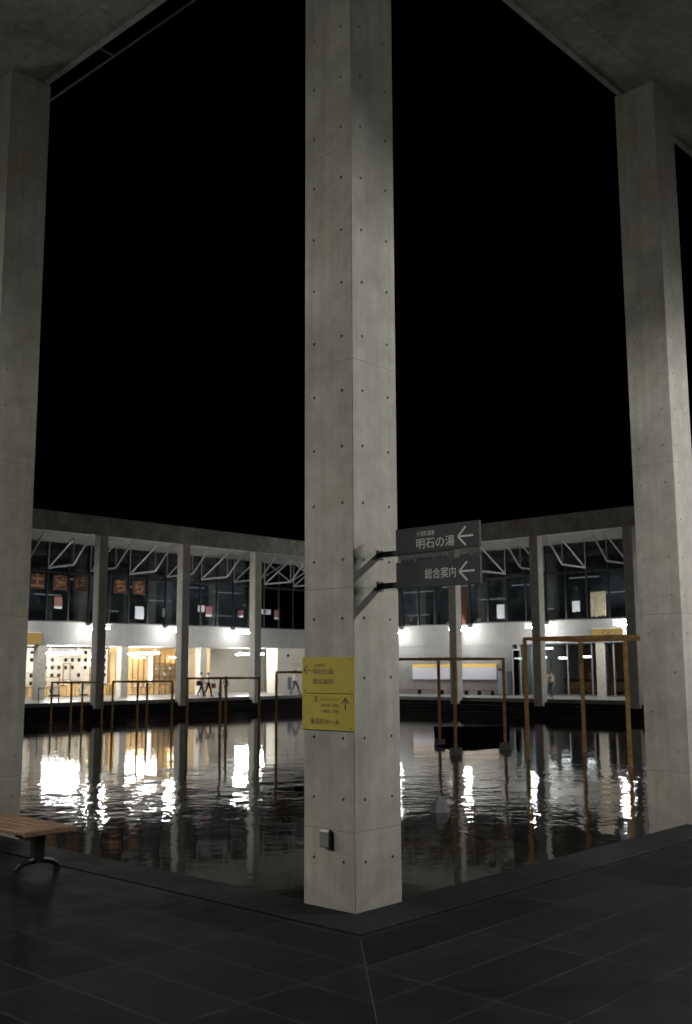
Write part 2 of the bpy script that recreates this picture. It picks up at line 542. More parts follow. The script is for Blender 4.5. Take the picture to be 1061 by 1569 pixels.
for i, ((x, y), lb) in enumerate(far_cols):
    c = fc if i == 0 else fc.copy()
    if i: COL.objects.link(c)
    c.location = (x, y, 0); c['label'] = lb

# ------------------------------------------------------------------ near gallery roof and rear walls
nr = thing('gallery_roof', (0, 0, H), 'concrete roof slab over the near gallery with its bare soffit overhead', 'roof')
OR = (0, 0, H)
MB().box(-6.2, .44, .44, 32, H, ROOF).build('roof_slab', 'soffit', nr, OR)
MB().box(-6.2, 32, -5.9, .44, H, ROOF).build('roof_slab', 'soffit', nr, OR)
MB().box(.37, .435, .44, 32, H - .02, H - .001).build('edge_trim', 'beam', nr, OR)
MB().box(.37, 32, .37, .435, H - .02, H - .001).build('edge_trim', 'beam', nr, OR)
MB().box(1.22, 1.24, W + .4, 32, 8.95, 8.97).build('gutter_wire', 'steel_white', nr, OR)
for y in range(1, 32, 4):
    MB().bar((W, y, 8.95), (1.22, y, 8.96), .02).build('wire_bracket', 'grey_steel', nr, OR)
nw = MB().box(-6.2, -5.95, .6, 32, 0, H - .003).build('concrete_wall', 'rear')
tag(nw, 'plain concrete wall of the near gallery behind the viewer on the left', 'wall')
nw2 = MB().box(.6, 32, -5.85, -5.55, 0, H - .003).build('concrete_wall', 'rear')
tag(nw2, 'plain concrete wall of the near gallery behind the viewer on the right', 'wall')

# ------------------------------------------------------------------ tube lamps that stick out of the walls
def wall_lamp(hw, clr, mat):
    t = thing('wall_lamp', (0, 0, 0), 'x', 'wall lamp', 'tube lamps sticking out of the gallery walls')
    hd = MB().box(-hw, hw, -2.2, -.002, clr, clr + .02)
    hd.box(-.02, .02, -.44, -.40, .045, clr - .001).box(-.02, .02, -2.1, -2.06, .045, clr - .001)
    hd.build('hood', 'hood', t)
    MB().tube([(0, -.30, 0), (0, -2.15, 0)], .04, 10).build('tube', mat, t)
    MB().tube([(0, -2.152, 0), (0, -2.19, 0)], .043, 10).build('end_cap', 'hood', t)
    return t
wl = wall_lamp(.12, .20, 'tube')
near_l, near_r = wall_lamp(.11, .075, 'tube_l'), wall_lamp(.20, .075, 'tube_r')  # near hoods are unseen, shaped to cut light reaching the column tops
MB().box(-.012, .012, -.4, -.376, .10, H - 4.25 - .002).build('hanger', 'steel_dark', near_r); MB().box(-.012, .012, -1.8, -1.776, .10, H - 4.25 - .002).build('hanger', 'steel_dark', near_r)
LZ = 3.75
lamps = [((A0 + .24 + P / 2, GY, LZ), 0, 'glowing tube lamp on the white band beside the leftmost far column'),
         ((A0 + .24 + 1.5 * P, GY, LZ), 0, 'glowing tube lamp on the white band left of the middle far-left column'),
         ((A0 + .24 + 2.5 * P, GY, LZ), 0, 'glowing tube lamp on the white band above the walking people'),
         ((A0 + .24 - P / 2, GY, LZ), 0, 'tube lamp on the left gallery band, out past the left edge'),
         ((GX, 36.75, LZ), 1, 'glowing tube lamp on the white wall just right of the nearest column'),
         ((GX, 31.45, LZ), 1, 'glowing tube lamp on the white wall above the long white board'),
         ((GX, 26.2, LZ), 1, 'glowing tube lamp by the column between the board and the glazed cafe'),
         ((GX, 20.9, LZ), 1, 'glowing tube lamp above the yellow cafe sign at the far right'),
         ((GX, 15.7, LZ), 1, 'tube lamp on the right gallery band, behind the right-hand column'),
         ((-5.95, 2.7, LZ), 2, 'tube lamp on the near left gallery wall, behind the viewer'),
         ((-5.95, 7.95, LZ), 2, 'tube lamp further along the near left gallery wall, out of view'),
         ((-5.95, 13.2, LZ), 2, 'third tube lamp along the near left gallery wall, out of view'),
         ((3.0, -4.4, 4.25), 4, 'tube lamp hanging over the near right gallery, out of view behind the sign'),
         ((9.0, -4.4, 4.25), 4, 'tube lamp hanging further along the near right gallery, out of view'),
         ((13.4, -4.4, 4.25), 4, 'third tube lamp hanging along the near right gallery, out of view')]
for i, (loc, kd, lb) in enumerate(lamps):
    src = wl if kd < 2 else (near_l if kd == 2 else near_r)
    o = src if (i == 0 or src['label'] == 'x') else copy_tree(src)
    o.location = loc; o['label'] = lb
    o.rotation_euler = (0, 0, {0: 0, 1: -math.pi / 2, 2: math.pi / 2, 4: math.pi}[kd])

# ------------------------------------------------------------------ far wings
def wing(swap, name_label, s0, s1, t0, tg, near_s, mull_s, band, cols, solid):
    """s runs along the wing, t away from the pond; swap for the right-hand wing"""
    B = lambda: MB(swap)
    o = thing('gallery_building', (0, 0, 0), name_label, 'building')
    # roof: fascia beam, soffit slab
    B().box(s0, s1, t0 - .02, t0 + .62, H, ROOF).build('roof_beam', 'beam', o)
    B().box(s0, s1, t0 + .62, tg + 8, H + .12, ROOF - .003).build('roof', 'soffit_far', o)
    B().box(s0, s1, t0 + .02, t0 + .06, H - .05, H - .001).build('drip_trim', 'steel_white', o)
    # trusses under the roof, one at each half bay
    for k in range(-6, 14):
        s = mull_s + k * P / 2
        if s < s0 + .5 or s > near_s: continue
        tr = B()
        A, Bq = (s, tg - .10, 6.98), (s, tg - 2.5, 6.98)
        tr.bar(A, Bq, .075, .085)
        tr.bar(Bq, (s, tg - 4.05, H + .1), .06, .07)
        tr.bar(A, (s, tg - 2.55, H + .1), .055, .06)
        tr.bar(A, (s, tg - .10, H + .1), .035)
        tr.bar(Bq, (s, tg - 2.5, H + .1), .035)
        if not swap and 36 < s < 43:
            tr.bar((s, tg - 2.5, 6.98), (s + P / 2, tg - 2.5, H + .1), .05)
            tr.bar((s + P / 2, tg - 2.5, 6.98), (s, tg - 2.5, H + .1), .05)
        tr.build('roof_truss', 'steel_white', o)
    # upper storey: glazing, mullions, dark room behind
    gl = B().box(solid[0], near_s, tg - .012, tg, band[1], H + .1).build('window', 'glass', o)
    fr = B()
    k = -20
    while True:
        s = mull_s + k * P / 4; k += 1
        if s < solid[0]: continue
        if s > near_s: break
        fr.box(s - .035, s + .035, tg - .07, tg + .05, band[1], H + .1)
    fr.box(solid[0], near_s, tg - .06, tg + .04, 6.72, 6.80)
    fr.box(solid[0], near_s, tg - .06, tg + .04, band[1] + .001, band[1] + .06)
    fr.build('window_frame', 'steel_dark', gl)
    rm = B()
    rm.box(solid[0], near_s + 3, tg + 3.4, tg + 3.5, band[1], H + .1)
    rm.build('upper_room_wall', 'room', o)
    B().box(solid[0], near_s + 3, tg + .06, tg + 3.4, 3.9, band[1] - .004).build('upper_floor', 'room', o)
    B().box(solid[0], near_s + 3, tg + .06, tg + 3.4, 7.05, 7.15).build('upper_ceiling', 'room', o)
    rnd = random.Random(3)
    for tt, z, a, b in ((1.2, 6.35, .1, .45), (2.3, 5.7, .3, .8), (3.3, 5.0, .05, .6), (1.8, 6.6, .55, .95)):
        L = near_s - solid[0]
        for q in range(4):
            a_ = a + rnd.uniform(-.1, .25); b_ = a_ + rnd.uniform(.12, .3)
            B().box(solid[0] + L * (q + a_) / 4, solid[0] + L * (q + b_) / 4, tg + tt, tg + tt + .05, z, z + .07).build('reflection_strip', 'strip', o)  # glowing strips stand in for dim tube reflections in the upper glass
    # white spandrel band
    B().box(solid[0], near_s, tg - .02, tg + .35, band[0], band[1] - .003).build('spandrel_band', 'white', o)
    B().box(solid[0], near_s, tg - .035, tg + .36, band[1] - .002, band[1] + .03).build('sill', 'steel_dark', o)
    for s in cols:
        B().box(s - .24, s + .24, tg + .02, tg + .5, 0, band[0] - .002).build('inner_column', 'shopwhite', o)
    return o
left = wing(False, 'long two-storey gallery on the far left, glazed above a lit arcade of shops', 6, 46.5, LY, GY, 44.72, A0 + .24,
            (2.88, 4.12), (A0 - P + .14, A0 + .14, A0 + P + .14, A0 + 2 * P + .6), (12, 0))
right = wing(True, 'long two-storey gallery on the far right with white ground-floor wall and glazed cafe', 4, 38.9, LX, GX, 44.15, B0 + .24 - 2 * P,
             (2.88, 4.15), (B0 - P - .37, B0 - 2 * P - .37), (8, 0))
# ground-floor fabric, left wing
MB().box(12, 46, GY + .36, 49.5, 2.90, 3.0).build('arcade_ceiling', 'ceil', left)
MB().box(38.7, 52, 49.5, 49.7, 0, 2.9).build('back_wall', 'beige', left)
MB().box(41.04, GX - .003, GY, GY + 1.0, 0, 2.877).build('end_wall', 'beige', left)
MB().box(36.95, 37.05, 48.2, 49.5, 0, 2.898).build('party_wall', 'beige', left)
MB().box(37.05, 38.7, 48.2, 48.35, 0, 2.898).build('party_wall', 'shop', left)
# ground-floor fabric, right wing (MB swap not used: x is depth here)
MB().box(GX, GX + .35, B0 - .02, GY + 6, 0, 2.878).build('ground_floor_wall', 'white', right)
MB().box(GX + .36, 52, 8, 28.2, 2.90, 3.0).build('cafe_ceiling', 'room', right)
MB().box(51.8, 52, 8, 28.2, 0, 2.898).build('cafe_back_wall', 'shop_d', right)
MB().box(GX + .351, 52, 28.2, 28.4, 0, 2.898).build('party_wall', 'roomlight', right)
MB().box(GX - .01, GX + .34, 28.05, 28.22, 0, 2.878).build('door_jamb', 'white', right)
cg = MB().box(GX + .15, GX + .165, 8, 28.04, .02, 2.878).build('cafe_window', 'glass_low', right)
fm = MB()
for y in (27.25, 25.0, 23.5, 22.2, 20.45, 18.9, 17.2): fm.box(GX + .10, GX + .22, y - .03, y + .03, 0, 2.876)
fm.box(GX + .10, GX + .22, 8, 28.04, .002, .06)
fm.build('window_frame', 'steel_white', cg)

# decks and steps down to the pond
tag(MB().box(8, 52, LY + .46, 52, -.7, -.002).build('pavement', 'deck'), kind='structure')
tag(MB().box(LX + .46, 52, 8, LY + .459, -.7, -.003).build('pavement', 'deck'), kind='structure')
def steps(swap, s0, s1, edge):
    m = MB(swap)
    for i in range(5):
        m.box(s0, s1 - .24 * i, edge - .24 * (i + 1), edge - .24 * i - (0 if i else .001), -1.6, -.012 - .168 * (i + 1))
    return m
tag(steps(False, 8, LX + .455, LY + .46).build('stone_steps', 'step'), 'dark stone steps going down into the pond below the far left gallery', 'steps')
tag(steps(True, 8, LY + .455 - .24, LX + .46).build('stone_steps', 'step'), 'dark stone steps going down into the pond below the far right gallery', 'steps')

# ------------------------------------------------------------------ low tube lamps in the arcade and pendants in the cafe
def arcade_lamp(x, y0, y1, lb):
    t = thing('ceiling_lamp', (x, y0, 2.5), lb, 'ceiling lamp', 'bare tube lamps under the arcade ceiling')
    og = (x, y0, 2.5)
    MB().tube([(x, y0, 2.5), (x, y1, 2.5)], .05, 10).build('tube', 'tube_low', t, og)
    for q in (y0 + .3, y1 - .33): MB().box(x - .015, x + .015, q, q + .03, 2.55, 2.90).build('hanger', 'steel_white', t, og)
arcade_lamp(26.68, 44.75, 48.3, 'bare tube lamp hanging over the white display wall at the far left')
arcade_lamp(31.92, 44.75, 48.3, 'bare tube lamp hanging over the warm wooden shop')
arcade_lamp(40.15, 44.6, 47.2, 'bare tube lamp hanging beside the brightly lit wall end')
pend = None
for x, y, z, lb in ((47, 28.75 - .8, 2.15, 'small white pendant lamp behind the left post of the biggest orange frame'),
                    (47, 26.5, 2.1, 'white pendant lamp in the cafe, above the man in the white shirt'),
                    (47, 25.05, 2.15, 'white pendant lamp in the cafe, behind the middle post of the biggest orange frame'),
                    (46, 26.9, 2.65, 'small white lamp under the cafe ceiling beside the column'),
                    (47, 21.6, 1.95, 'dim white pendant lamp at the far right of the cafe')):
    if pend is None:
        pend = thing('pendant_lamp', (x, y, z), lb, 'pendant lamp', 'pendant lamps in the cafe')
        MB().tube([(0, -.30, 0), (0, .30, 0)], .045, 10).build('shade', 'pendant', pend)
        MB().tube([(0, 0, .04), (0, 0, .72)], .008, 6).build('cord', 'steel_dark', pend)
    else:
        q = copy_tree(pend); q.location = (x, y, z); q['label'] = lb
for x, y, z, lb in ((30.2, 48.6, 2.30, 'short warm light bar at the right end of the white display wall'),
                    (33.5, 48.8, 2.28, 'short warm light bar over the left of the wooden shop'),
                    (36.3, 48.8, 2.28, 'short warm light bar over the right of the wooden shop')):
    t = thing('light_bar', (x, y, z), lb, 'shop light', 'warm light bars in the shops')
    MB().box(x - .45, x + .45, y, y + .06, z, z + .04).build('diffuser', 'tube_warm', t, (x, y, z))
    MB().box(x - .46, x + .46, y, y + .06, z + .042, z + .08).box(x - .01, x + .01, y + .02, y + .04, z + .08, 2.9).build('housing', 'hood', t, (x, y, z))

# ------------------------------------------------------------------ shops
def niche_wall(x0, x1, z0, z1, y):
    m = MB(); bk = MB()
    step = .452
    nx = int((x1 - x0) / step); nz = int((z1 - z0) / step)
    for i in range(nx):
        for j in range(nz):
            a, b = x0 + i * step, x0 + (i + 1) * step
            c, d = z0 + j * step, z0 + (j + 1) * step
            if random.random() < .18:
                m.add([(a, y, c), (b, y, c), (b, y, d), (a, y, d)], [(0, 1, 2, 3)]); continue
            cx, cz, r_ = (a + b) / 2, (c + d) / 2, .105
            o4 = [(a, y, c), (b, y, c), (b, y, d), (a, y, d)]
            i4 = [(cx - r_, y, cz - r_), (cx + r_, y, cz - r_), (cx + r_, y, cz + r_), (cx - r_, y, cz + r_)]
            k4 = [(p, y + .2, q) for p, _, q in i4]
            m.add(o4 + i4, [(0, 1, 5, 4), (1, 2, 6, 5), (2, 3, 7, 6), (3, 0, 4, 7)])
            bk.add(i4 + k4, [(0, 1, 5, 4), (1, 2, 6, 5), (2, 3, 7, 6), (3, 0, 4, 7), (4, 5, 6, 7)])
    return m, bk
dw = thing('display_wall', (28, 49.2, 0), 'white display wall pierced by rows of small dark square niches', 'display wall')
og = (28, 49.2, 0)
m, bk = niche_wall(25.1, 31.5, .1, 2.85, 49.2)
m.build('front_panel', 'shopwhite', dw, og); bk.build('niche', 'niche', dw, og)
dp = MB()
for q in range(5): dp.box(25.7 + q * 1.1, 26.3 + q * 1.1, 49.17, 49.195, 2.62, 2.76)
dp.build('vent_slot', 'grey', dw, og)
for x0, x1, z1 in ((26.9, 27.9, 1.15), (28.1, 28.6, 1.95), (29.9, 30.9, 1.7), (25.4, 26.4, 1.4)):
    MB().box(x0, x0 + .05, 48.8, 48.86, 0, z1).box(x1 - .05, x1, 48.8, 48.86, 0, z1).box(x0 + .051, x1 - .051, 48.8, 48.86, z1 - .05, z1).box(x0 + .051, x1 - .051, 48.8, 49.1, z1 * .5, z1 * .5 + .03).build('rack', 'shop_d', dw, og)
MB().box(22.0, 25.1, 49.2, 49.4, 0, 2.898).build('back_wall', 'beige', left)
MB().box(12, 22.0, 49.2, 49.4, 0, 2.898).build('back_wall', 'shop', left)
sb = thing('shop_wall', (34.2, 49.2, 0), 'warm yellow wooden wall of the lit shop with battens and shelves', 'shop wall')
og = (34.2, 49.2, 0)
MB().box(31.55, 36.94, 49.25, 49.4, 0, 2.898).build('panelling', 'shop', sb, og)
bt = MB()
for q in range(13): bt.box(31.6 + q * .42, 31.66 + q * .42, 49.20, 49.25, 0, 2.6)
bt.build('batten', 'shop_d', sb, og)
MB().box(34.5, 34.66, 49.0, 49.2, .7, 2.4).build('light_panel', emit('lit_panel', (1, .93, .8), 2.2), sb, og)
for z in (1.1, 1.5, 1.9):
    MB().box(34.9, 36.8, 48.95, 49.2, z, z + .03).build('shelf', 'shop_d', sb, og)
# counters, tables, goods
def counter(x, y, lx, ly, hz, top, lb):
    t = thing('shop_counter', (x, y, 0), lb, 'counter', 'wooden shop counters')
    og = (x, y, 0)
    MB().box(x - lx / 2, x + lx / 2, y - ly / 2, y + ly / 2, hz - .04, hz).build('counter_top', top, t, og, bevel=.006)
    MB().box(x - lx / 2 + .04, x + lx / 2 - .04, y - ly / 2 + .04, y + ly / 2 - .04, .05, hz - .042).build('counter_body', 'shop', t, og)
    fr = MB()
    for q in range(int(lx / .3)): fr.box(x - lx / 2 + .1 + q * .3, x - lx / 2 + .14 + q * .3, y - ly / 2 + .015, y - ly / 2 + .04, .1, hz - .06)
    fr.build('batten', 'shop_d', t, og)
counter(25.6, 47.6, 1.5, .6, .62, 'shop_d', 'wooden counter at the far left end of the arcade')
counter(28.0, 47.9, 1.0, .6, .72, 'shop', 'pale wooden counter below the square niches')
counter(29.8, 47.7, 1.2, .6, .66, 'shop_d', 'brown topped counter left of the leftmost far column')
counter(31.0, 47.4, 1.0, .6, .70, 'shop', 'wooden counter just right of the leftmost far column')
counter(33.0, 47.8, 1.3, .6, .50, 'shop_d', 'low wooden counter in the middle of the warm shop')
def cafe_chair(x, y, rot, lb):
    t = thing('shop_chair', (x, y, 0), lb, 'chair', 'wooden chairs in the shop')
    t.rotation_euler = (0, 0, rot)
    MB().box(-.17, .17, -.17, .17, .34, .37).build('seat', 'shop_d', t)
    MB().box(-.17, .17, .14, .17, .48, .72).build('backrest', 'shop_d', t)
    for i, j in ((-1, -1), (1, -1), (-1, 1), (1, 1)):
        MB().bar((i * .15, j * .15, 0), (i * .15, j * .15, .72 if j > 0 else .34), .03).build('leg', 'shop_d', t)
cafe_chair(34.1, 47.2, .3, 'wooden chair in the warm shop, leftmost of the three by the table')
cafe_chair(35.0, 47.0, -.4, 'wooden chair in the warm shop, facing the small table from the front')
cafe_chair(35.9, 47.3, 1.2, 'wooden chair in the warm shop nearest the middle far-left column')
tb = thing('shop_table', (35.1, 47.8, 0), 'small dark wooden table at the back of the warm shop', 'table')
og = (35.1, 47.8, 0)
MB().box(34.5, 35.7, 47.5, 48.1, .56, .60).build('table_top', 'shop_d', tb, og)
for i in (34.55, 35.65):
    for j in (47.55, 48.05): MB().bar((i, j, 0), (i, j, .56), .04).build('leg', 'shop_d', tb, og)
nz = thing('notice_board', (35.3, 46.9, 0), 'white notice sheet on a stand inside the warm shop', 'notice')
MB().box(35.0, 35.55, 46.88, 46.9, .72, 1.18).build('sheet', 'paper', nz, (35.3, 46.9, 0))
MB().bar((35.3, 46.93, 0), (35.3, 46.93, 1.15), .03).box(35.1, 35.5, 46.85, 47.05, 0, .03).build('stand', 'steel_dark', nz, (35.3, 46.9, 0))
gi = 0
for (x0, y, z, n, what) in ((27.7, 47.9, .72, 4, 'on the pale counter below the niches'), (29.4, 47.7, .66, 5, 'on the brown counter by the column'), (32.6, 47.8, .5, 5, 'on the low counter in the warm shop'), (35.0, 49.07, 1.13, 6, 'on the lowest shelf of the warm shop'), (35.0, 49.07, 1.53, 6, 'on the middle shelf of the warm shop'), (34.6, 47.8, .6, 3, 'on the small dark table')):
    for q in range(n):
        hgt = random.uniform(.1, .24); r_ = random.uniform(.04, .08)
        xx = x0 + q * .22
        b_ = MB().lathe((xx, y, z), [(r_, 0), (r_, hgt * .7), (r_ * .5, hgt * .85), (r_ * .5, hgt)], 8).build('goods_jar', random.choice(['tin', 'paper', 'leaf', 'shop_d', 'cream']), origin=(xx, y, z))
        tag(b_, 'one of the small jars and goods standing ' + what, 'jar', 'goods ' + what)

# cafe interior
bs = thing('window_bench', (GX + .8, 21.5, 0), 'long low orange-brown bench behind the cafe glass', 'bench')
og = (GX + .8, 21.5, 0)
MB().box(GX + .6, GX + 1.1, 18, 24.8, .22, .28).build('seat', 'bench_r', bs, og)
for y in (18.3, 20.3, 22.4, 24.5): MB().box(GX + .65, GX + 1.05, y - .04, y + .04, 0, .22).build('leg', 'bench_r', bs, og)
cc = thing('cafe_counter', (49, 23, 0), 'dark counter deep inside the cafe', 'counter')
MB().box(48.6, 49.3, 16, 27.4, 0, .82).build('counter_body', 'shop_d', cc, (49, 23, 0)); MB().box(48.5, 49.35, 15.9, 27.5, .822, .87).build('counter_top', 'black', cc, (49, 23, 0))
for q in range(16):
    y = 17.5 + q * .6 + random.uniform(-.15, .15); hgt = random.uniform(.15, .5); r_ = random.uniform(.05, .13)
    b_ = MB().lathe((48.9, y, .87), [(r_, 0), (r_ * 1.1, hgt * .5), (r_ * .6, hgt * .8), (r_ * .4, hgt)], 8).build('bottle', random.choice(['tin', 'leaf', 'cream', 'grey', 'niche']), origin=(48.9, y, .87))
    tag(b_, 'one of the bottles and jars standing along the cafe counter', 'bottle', 'bottles along the cafe counter')

# ------------------------------------------------------------------ signs on the galleries
for x, ch, lb in ((23.40, '土', 'dull red board with the ochre character 土, nearest the left-hand column'),
                  (24.78, '産', 'dull red board with the ochre character 産, above the red poster'),
                  (26.05, 'は', 'dull red board with the ochre character は, left of the leftmost far column'),
                  (27.35, 'こ', 'dull red board with the ochre character こ, hidden behind the leftmost far column'),
                  (28.65, 'ち', 'dull red board with the ochre character ち, just right of the leftmost far column'),
                  (29.94, 'ら', 'dull red board with the ochre character ら, rightmost of its row')):
    t = thing('character_board', (x, GY - .1, 6.22), lb, 'sign', 'red character boards on the left glazing')
    og = (x, GY - .1, 6.22)
    MB().box(x - .43, x + .43, GY - .13, GY - .075, 5.84, 6.62).build('board', 'red', t, og, bevel=.01)
    text('character', ch, .78, 'ochre', t, (x, GY - .134, 6.22), (1, 0, 0), og, 'CENTER', bold=.018)
def sheet(x, z, w_, h_, mat, lb, cat='poster', rside=False, foot=None, name='paper_notice'):
    if rside: b_ = MB().box(GX - .035, GX - .025, x - w_ / 2, x + w_ / 2, z - h_ / 2, z + h_ / 2)
    else: b_ = MB().box(x - w_ / 2, x + w_ / 2, GY - .035, GY - .025, z - h_ / 2, z + h_ / 2)
    o = b_.build(name, mat, origin=((GX, x, z) if rside else (x, GY, z)))
    tag(o, lb, cat)
    if foot:
        MB().box(x - w_ / 2, x + w_ / 2, GY - .037, GY - .0355, z - h_ / 2, z - h_ / 2 + .12).build('caption_strip', 'paper', o, (x, GY, z))
    return o
sheet(24.75, 5.14, .48, .64, 'paper_red', 'red poster with a white foot on the upper glass at the far left', foot=1, name='poster')
sheet(30.07, 4.79, .60, .72, 'paper', 'white sheet on the upper glass right of the leftmost far column', 'notice')
sheet(31.81, 4.85, .2, .5, 'paper', 'narrow white slip on the upper glass left of the middle far-left column', 'notice')
sheet(35.22, 5.05, .5, .62, 'paper_red', 'red poster on the upper glass just right of the middle far-left column', foot=1, name='poster')
sheet(34.62, 5.2, .5, .4, 'paper', 'white sheet on the upper glass beside the red poster', 'notice')
sheet(37.78, 5.0, .48, .45, 'paper_red', 'small red and white poster on the upper glass above the walking people', foot=1, name='poster')
sheet(41.7 - .75, 5.05, .46, .6, 'paper_red', 'red poster on the upper glass rightmost on the left gallery', foot=1, name='poster')
rs = sheet(40.0, 5.2, .78, .32, 'paper', 'pale room-number plate on the upper glass right of the third far-left column', 'sign', name='room_sign')
text('number', '206', .26, 'steel_dark', rs, (40.0, GY - .039, 5.2), (1, 0, 0), (40.0, GY, 5.2), 'CENTER', bold=.01)
sheet(29.23, 4.8, .52, .82, 'paper', 'grey-white sheet on the upper glass left of the middle far-right column', 'notice', True)
sheet(24.26, 4.89, .48, .58, 'paper', 'white sheet on the upper glass of the far right gallery, above the cafe', 'notice', True)
bn = MB().box(GX - .06, GX - .045, 31.62, 32.02, 4.2, 6.35).build('banner', 'banner', origin=(GX, 31.8, 4.2))
tag(bn, 'narrow orange-red patterned banner beside the left far-right column', 'banner')
ct = MB()
for q in range(14):
    ct.box(GX - .10 + .02 * (q % 2), GX - .075 + .02 * (q % 2), 22.42 + q * .066, 22.48 + q * .066, 4.25 + random.uniform(0, .12), 5.62)
tag(ct.build('curtain', 'cream', origin=(GX + .3, 22.9, 4.2)), 'cream cloth hanging at the upper glass at the far right', 'curtain')
# upstairs furniture glimpsed through the glass
for x, y, lb, sw in ((30.9, GY + .8, 'pale round-headed ornament behind the upper glass near the white sheet', 0), (31.3, GY + .9, 'pale stacked ornament behind the upper glass right of the round-headed one', 0),
                     (35.2, GX + .9, 'dim figure-shaped ornament behind the upper glass just right of the nearest column', 1), (34.5, GX + .9, 'tan splayed ornament behind the upper glass under the grey signs', 1)):
    c0 = (y, x, 4.12) if sw else (x, y, 4.12)
    tag(MB().lathe(c0, [(.14, 0), (.10, .2), (.06, .4), (.13, .52), (.12, .68), (.03, .8)], 10).build('ornament', 'cream', origin=c0, smooth=True), lb, 'ornament')
for y, lb in ((30.97, 'small pale box on the sill left of the grey-white sheet'), (29.9, 'small pale box on the sill under the grey-white sheet')):
    tag(MB().box(GX + .1, GX + .4, y - .25, y + .25, 4.155, 4.42).build('storage_box', 'cream', origin=(GX + .2, y, 4.15), bevel=.01), lb, 'box')

ys = thing('shop_sign', (23.25, GY - .1, 3.2), 'plain lit yellow sign on the white band beside the left-hand column', 'sign')
MB().box(22.7, 23.78, GY - .16, GY - .05, 2.9, 3.5).build('sign_face', 'glow_yellow', ys, (23.25, GY - .1, 3.2), bevel=.03)
MB().box(22.68, 23.8, GY - .05, GY - .021, 2.88, 3.52).build('backing', 'hood', ys, (23.25, GY - .1, 3.2))
cs = thing('cafe_sign', (GX - .1, 22.4, 3.4), 'yellow lit cafe sign on the white band above the glazing', 'sign')
MB().box(GX - .14, GX - .05, 21.5, 23.35, 3.2, 3.62).build('sign_face', 'glow_yellow', cs, (GX - .1, 22.4, 3.4), bevel=.02)
MB().box(GX - .05, GX - .021, 21.48, 23.37, 3.18, 3.64).build('backing', 'hood', cs, (GX - .1, 22.4, 3.4))
text('lettering', 'CAFE', .36, 'ink', cs, (GX - .143, 22.25, 3.38), (0, -1, 0), (GX - .1, 22.4, 3.4), 'CENTER', bold=.008)

# ------------------------------------------------------------------ things along the far right wall
bo = thing('wall_board', (GX - .1, 32.7, .88), 'long white notice board with a yellow strip along its top on the far right wall', 'board')
og = (GX - .1, 32.7, .88)
MB().box(GX - .10, GX - .001, 29.62, 35.86, .88, 1.60).build('panel', 'board', bo, og)
MB().box(GX - .105, GX - .001, 29.62, 35.86, 1.602, 1.78).build('top_strip', 'boardtop', bo, og)
for a, b, lb in ((32.95, 37.0, 'low red-brown bench under the left half of the white board'), (29.3, 31.75, 'low red-brown bench under the right half of the white board')):
    og = (GX - .6, (a + b) / 2, 0)
    t = thing('low_bench', og, lb, 'bench', 'low benches under the white board')
    MB().box(GX - .75, GX - .35, a, b, .25, .30).build('seat', 'bench_r', t, og)
    for y in (a + .3, (a + b) / 2, b - .3): MB().box(GX - .7, GX - .4, y - .03, y + .03, 0, .25).build('leg', 'black', t, og)
t = thing('litter_bin', (GX - .5, 32.35, 0), 'small white bin between the two low benches', 'bin')
MB().lathe((GX - .5, 32.35, 0), [(.11, 0), (.12, .42)], 12).build('bin_body', 'paper', t, (GX - .5, 32.35, 0)); MB().lathe((GX - .5, 32.35, 0), [(.125, .422), (.12, .46), (.05, .47)], 12).build('lid', 'paper', t, (GX - .5, 32.35, 0))
og = (GX - .3, 28.95, 0)
t = thing('grey_cabinet', og, 'tall grey metal cabinet against the wall right of the white board', 'cabinet')
MB().box(GX - .55, GX - .02, 28.62, 29.22, 0, 1.36).build('cabinet_body', 'grey', t, og, bevel=.01)
MB().box(GX - .57, GX - .551, 28.66, 29.18, .7, 1.3).build('door', 'grey', t, og); MB().box(GX - .57, GX - .551, 28.66, 29.18, .08, .67).build('door', 'grey', t, og)
tag(MB().box(GX - .5, GX - .25, 29.0, 29.2, 1.362, 1.52).build('red_box', 'red', origin=(GX - .4, 29.1, 1.36), bevel=.01), 'small red box on top of the grey cabinet', 'box')
dr = thing('glass_door', (GX + .2, 28.1, 0), 'open glazed door leaf at the left end of the cafe glazing', 'door')
MB().box(GX - .75, GX - .01, 28.02, 28.04, 0, 2.6).build('leaf', 'glass_low', dr, (GX + .2, 28.1, 0)); MB().bar((GX - .75, 28.03, 0), (GX - .75, 28.03, 2.6), .06).bar((GX - .75, 28.03, 2.57), (GX - .02, 28.03, 2.57), .06).build('frame', 'steel_white', dr, (GX + .2, 28.1, 0))
# end wall of the left gallery
wt = text('wall_lettering', 'STORE', .26, 'grey', None, (42.8, GY - .004, 1.8), (1, 0, 0), align='CENTER'); tag(wt, 'small grey lettering on the beige end wall beside the yellow sign', 'lettering')
pn = MB().box(41.98, 42.28, GY - .03, GY - .001, .2, 1.02).build('wall_panel', 'blue', origin=(42.1, GY, .2)); tag(pn, 'narrow blue-grey panel on the beige end wall', 'panel')
scam = MB().lathe((41.95, GY - .08, 2.36), [(.02, .14), (.07, .1), (.08, .03), (.05, -.03), (.01, -.05)], 10).build('dome_camera', 'black', origin=(41.95, GY, 2.36)); tag(scam, 'small dark dome camera high on the beige end wall', 'camera')
hr = thing('hand_rail', (21.6, LY + .7, 0), 'thin grey handrail frame on the deck beside the left-hand column', 'handrail')
og = (21.6, LY + .7, 0)
MB().bar((21.1, LY + .7, .02), (21.1, LY + .7, .72), .04).bar((21.1, LY + .7, .70), (22.2, LY + .7, .70), .04).bar((22.2, LY + .7, .70), (22.2, LY + .7, 0), .04).build('rail', 'grey_steel', hr, og)

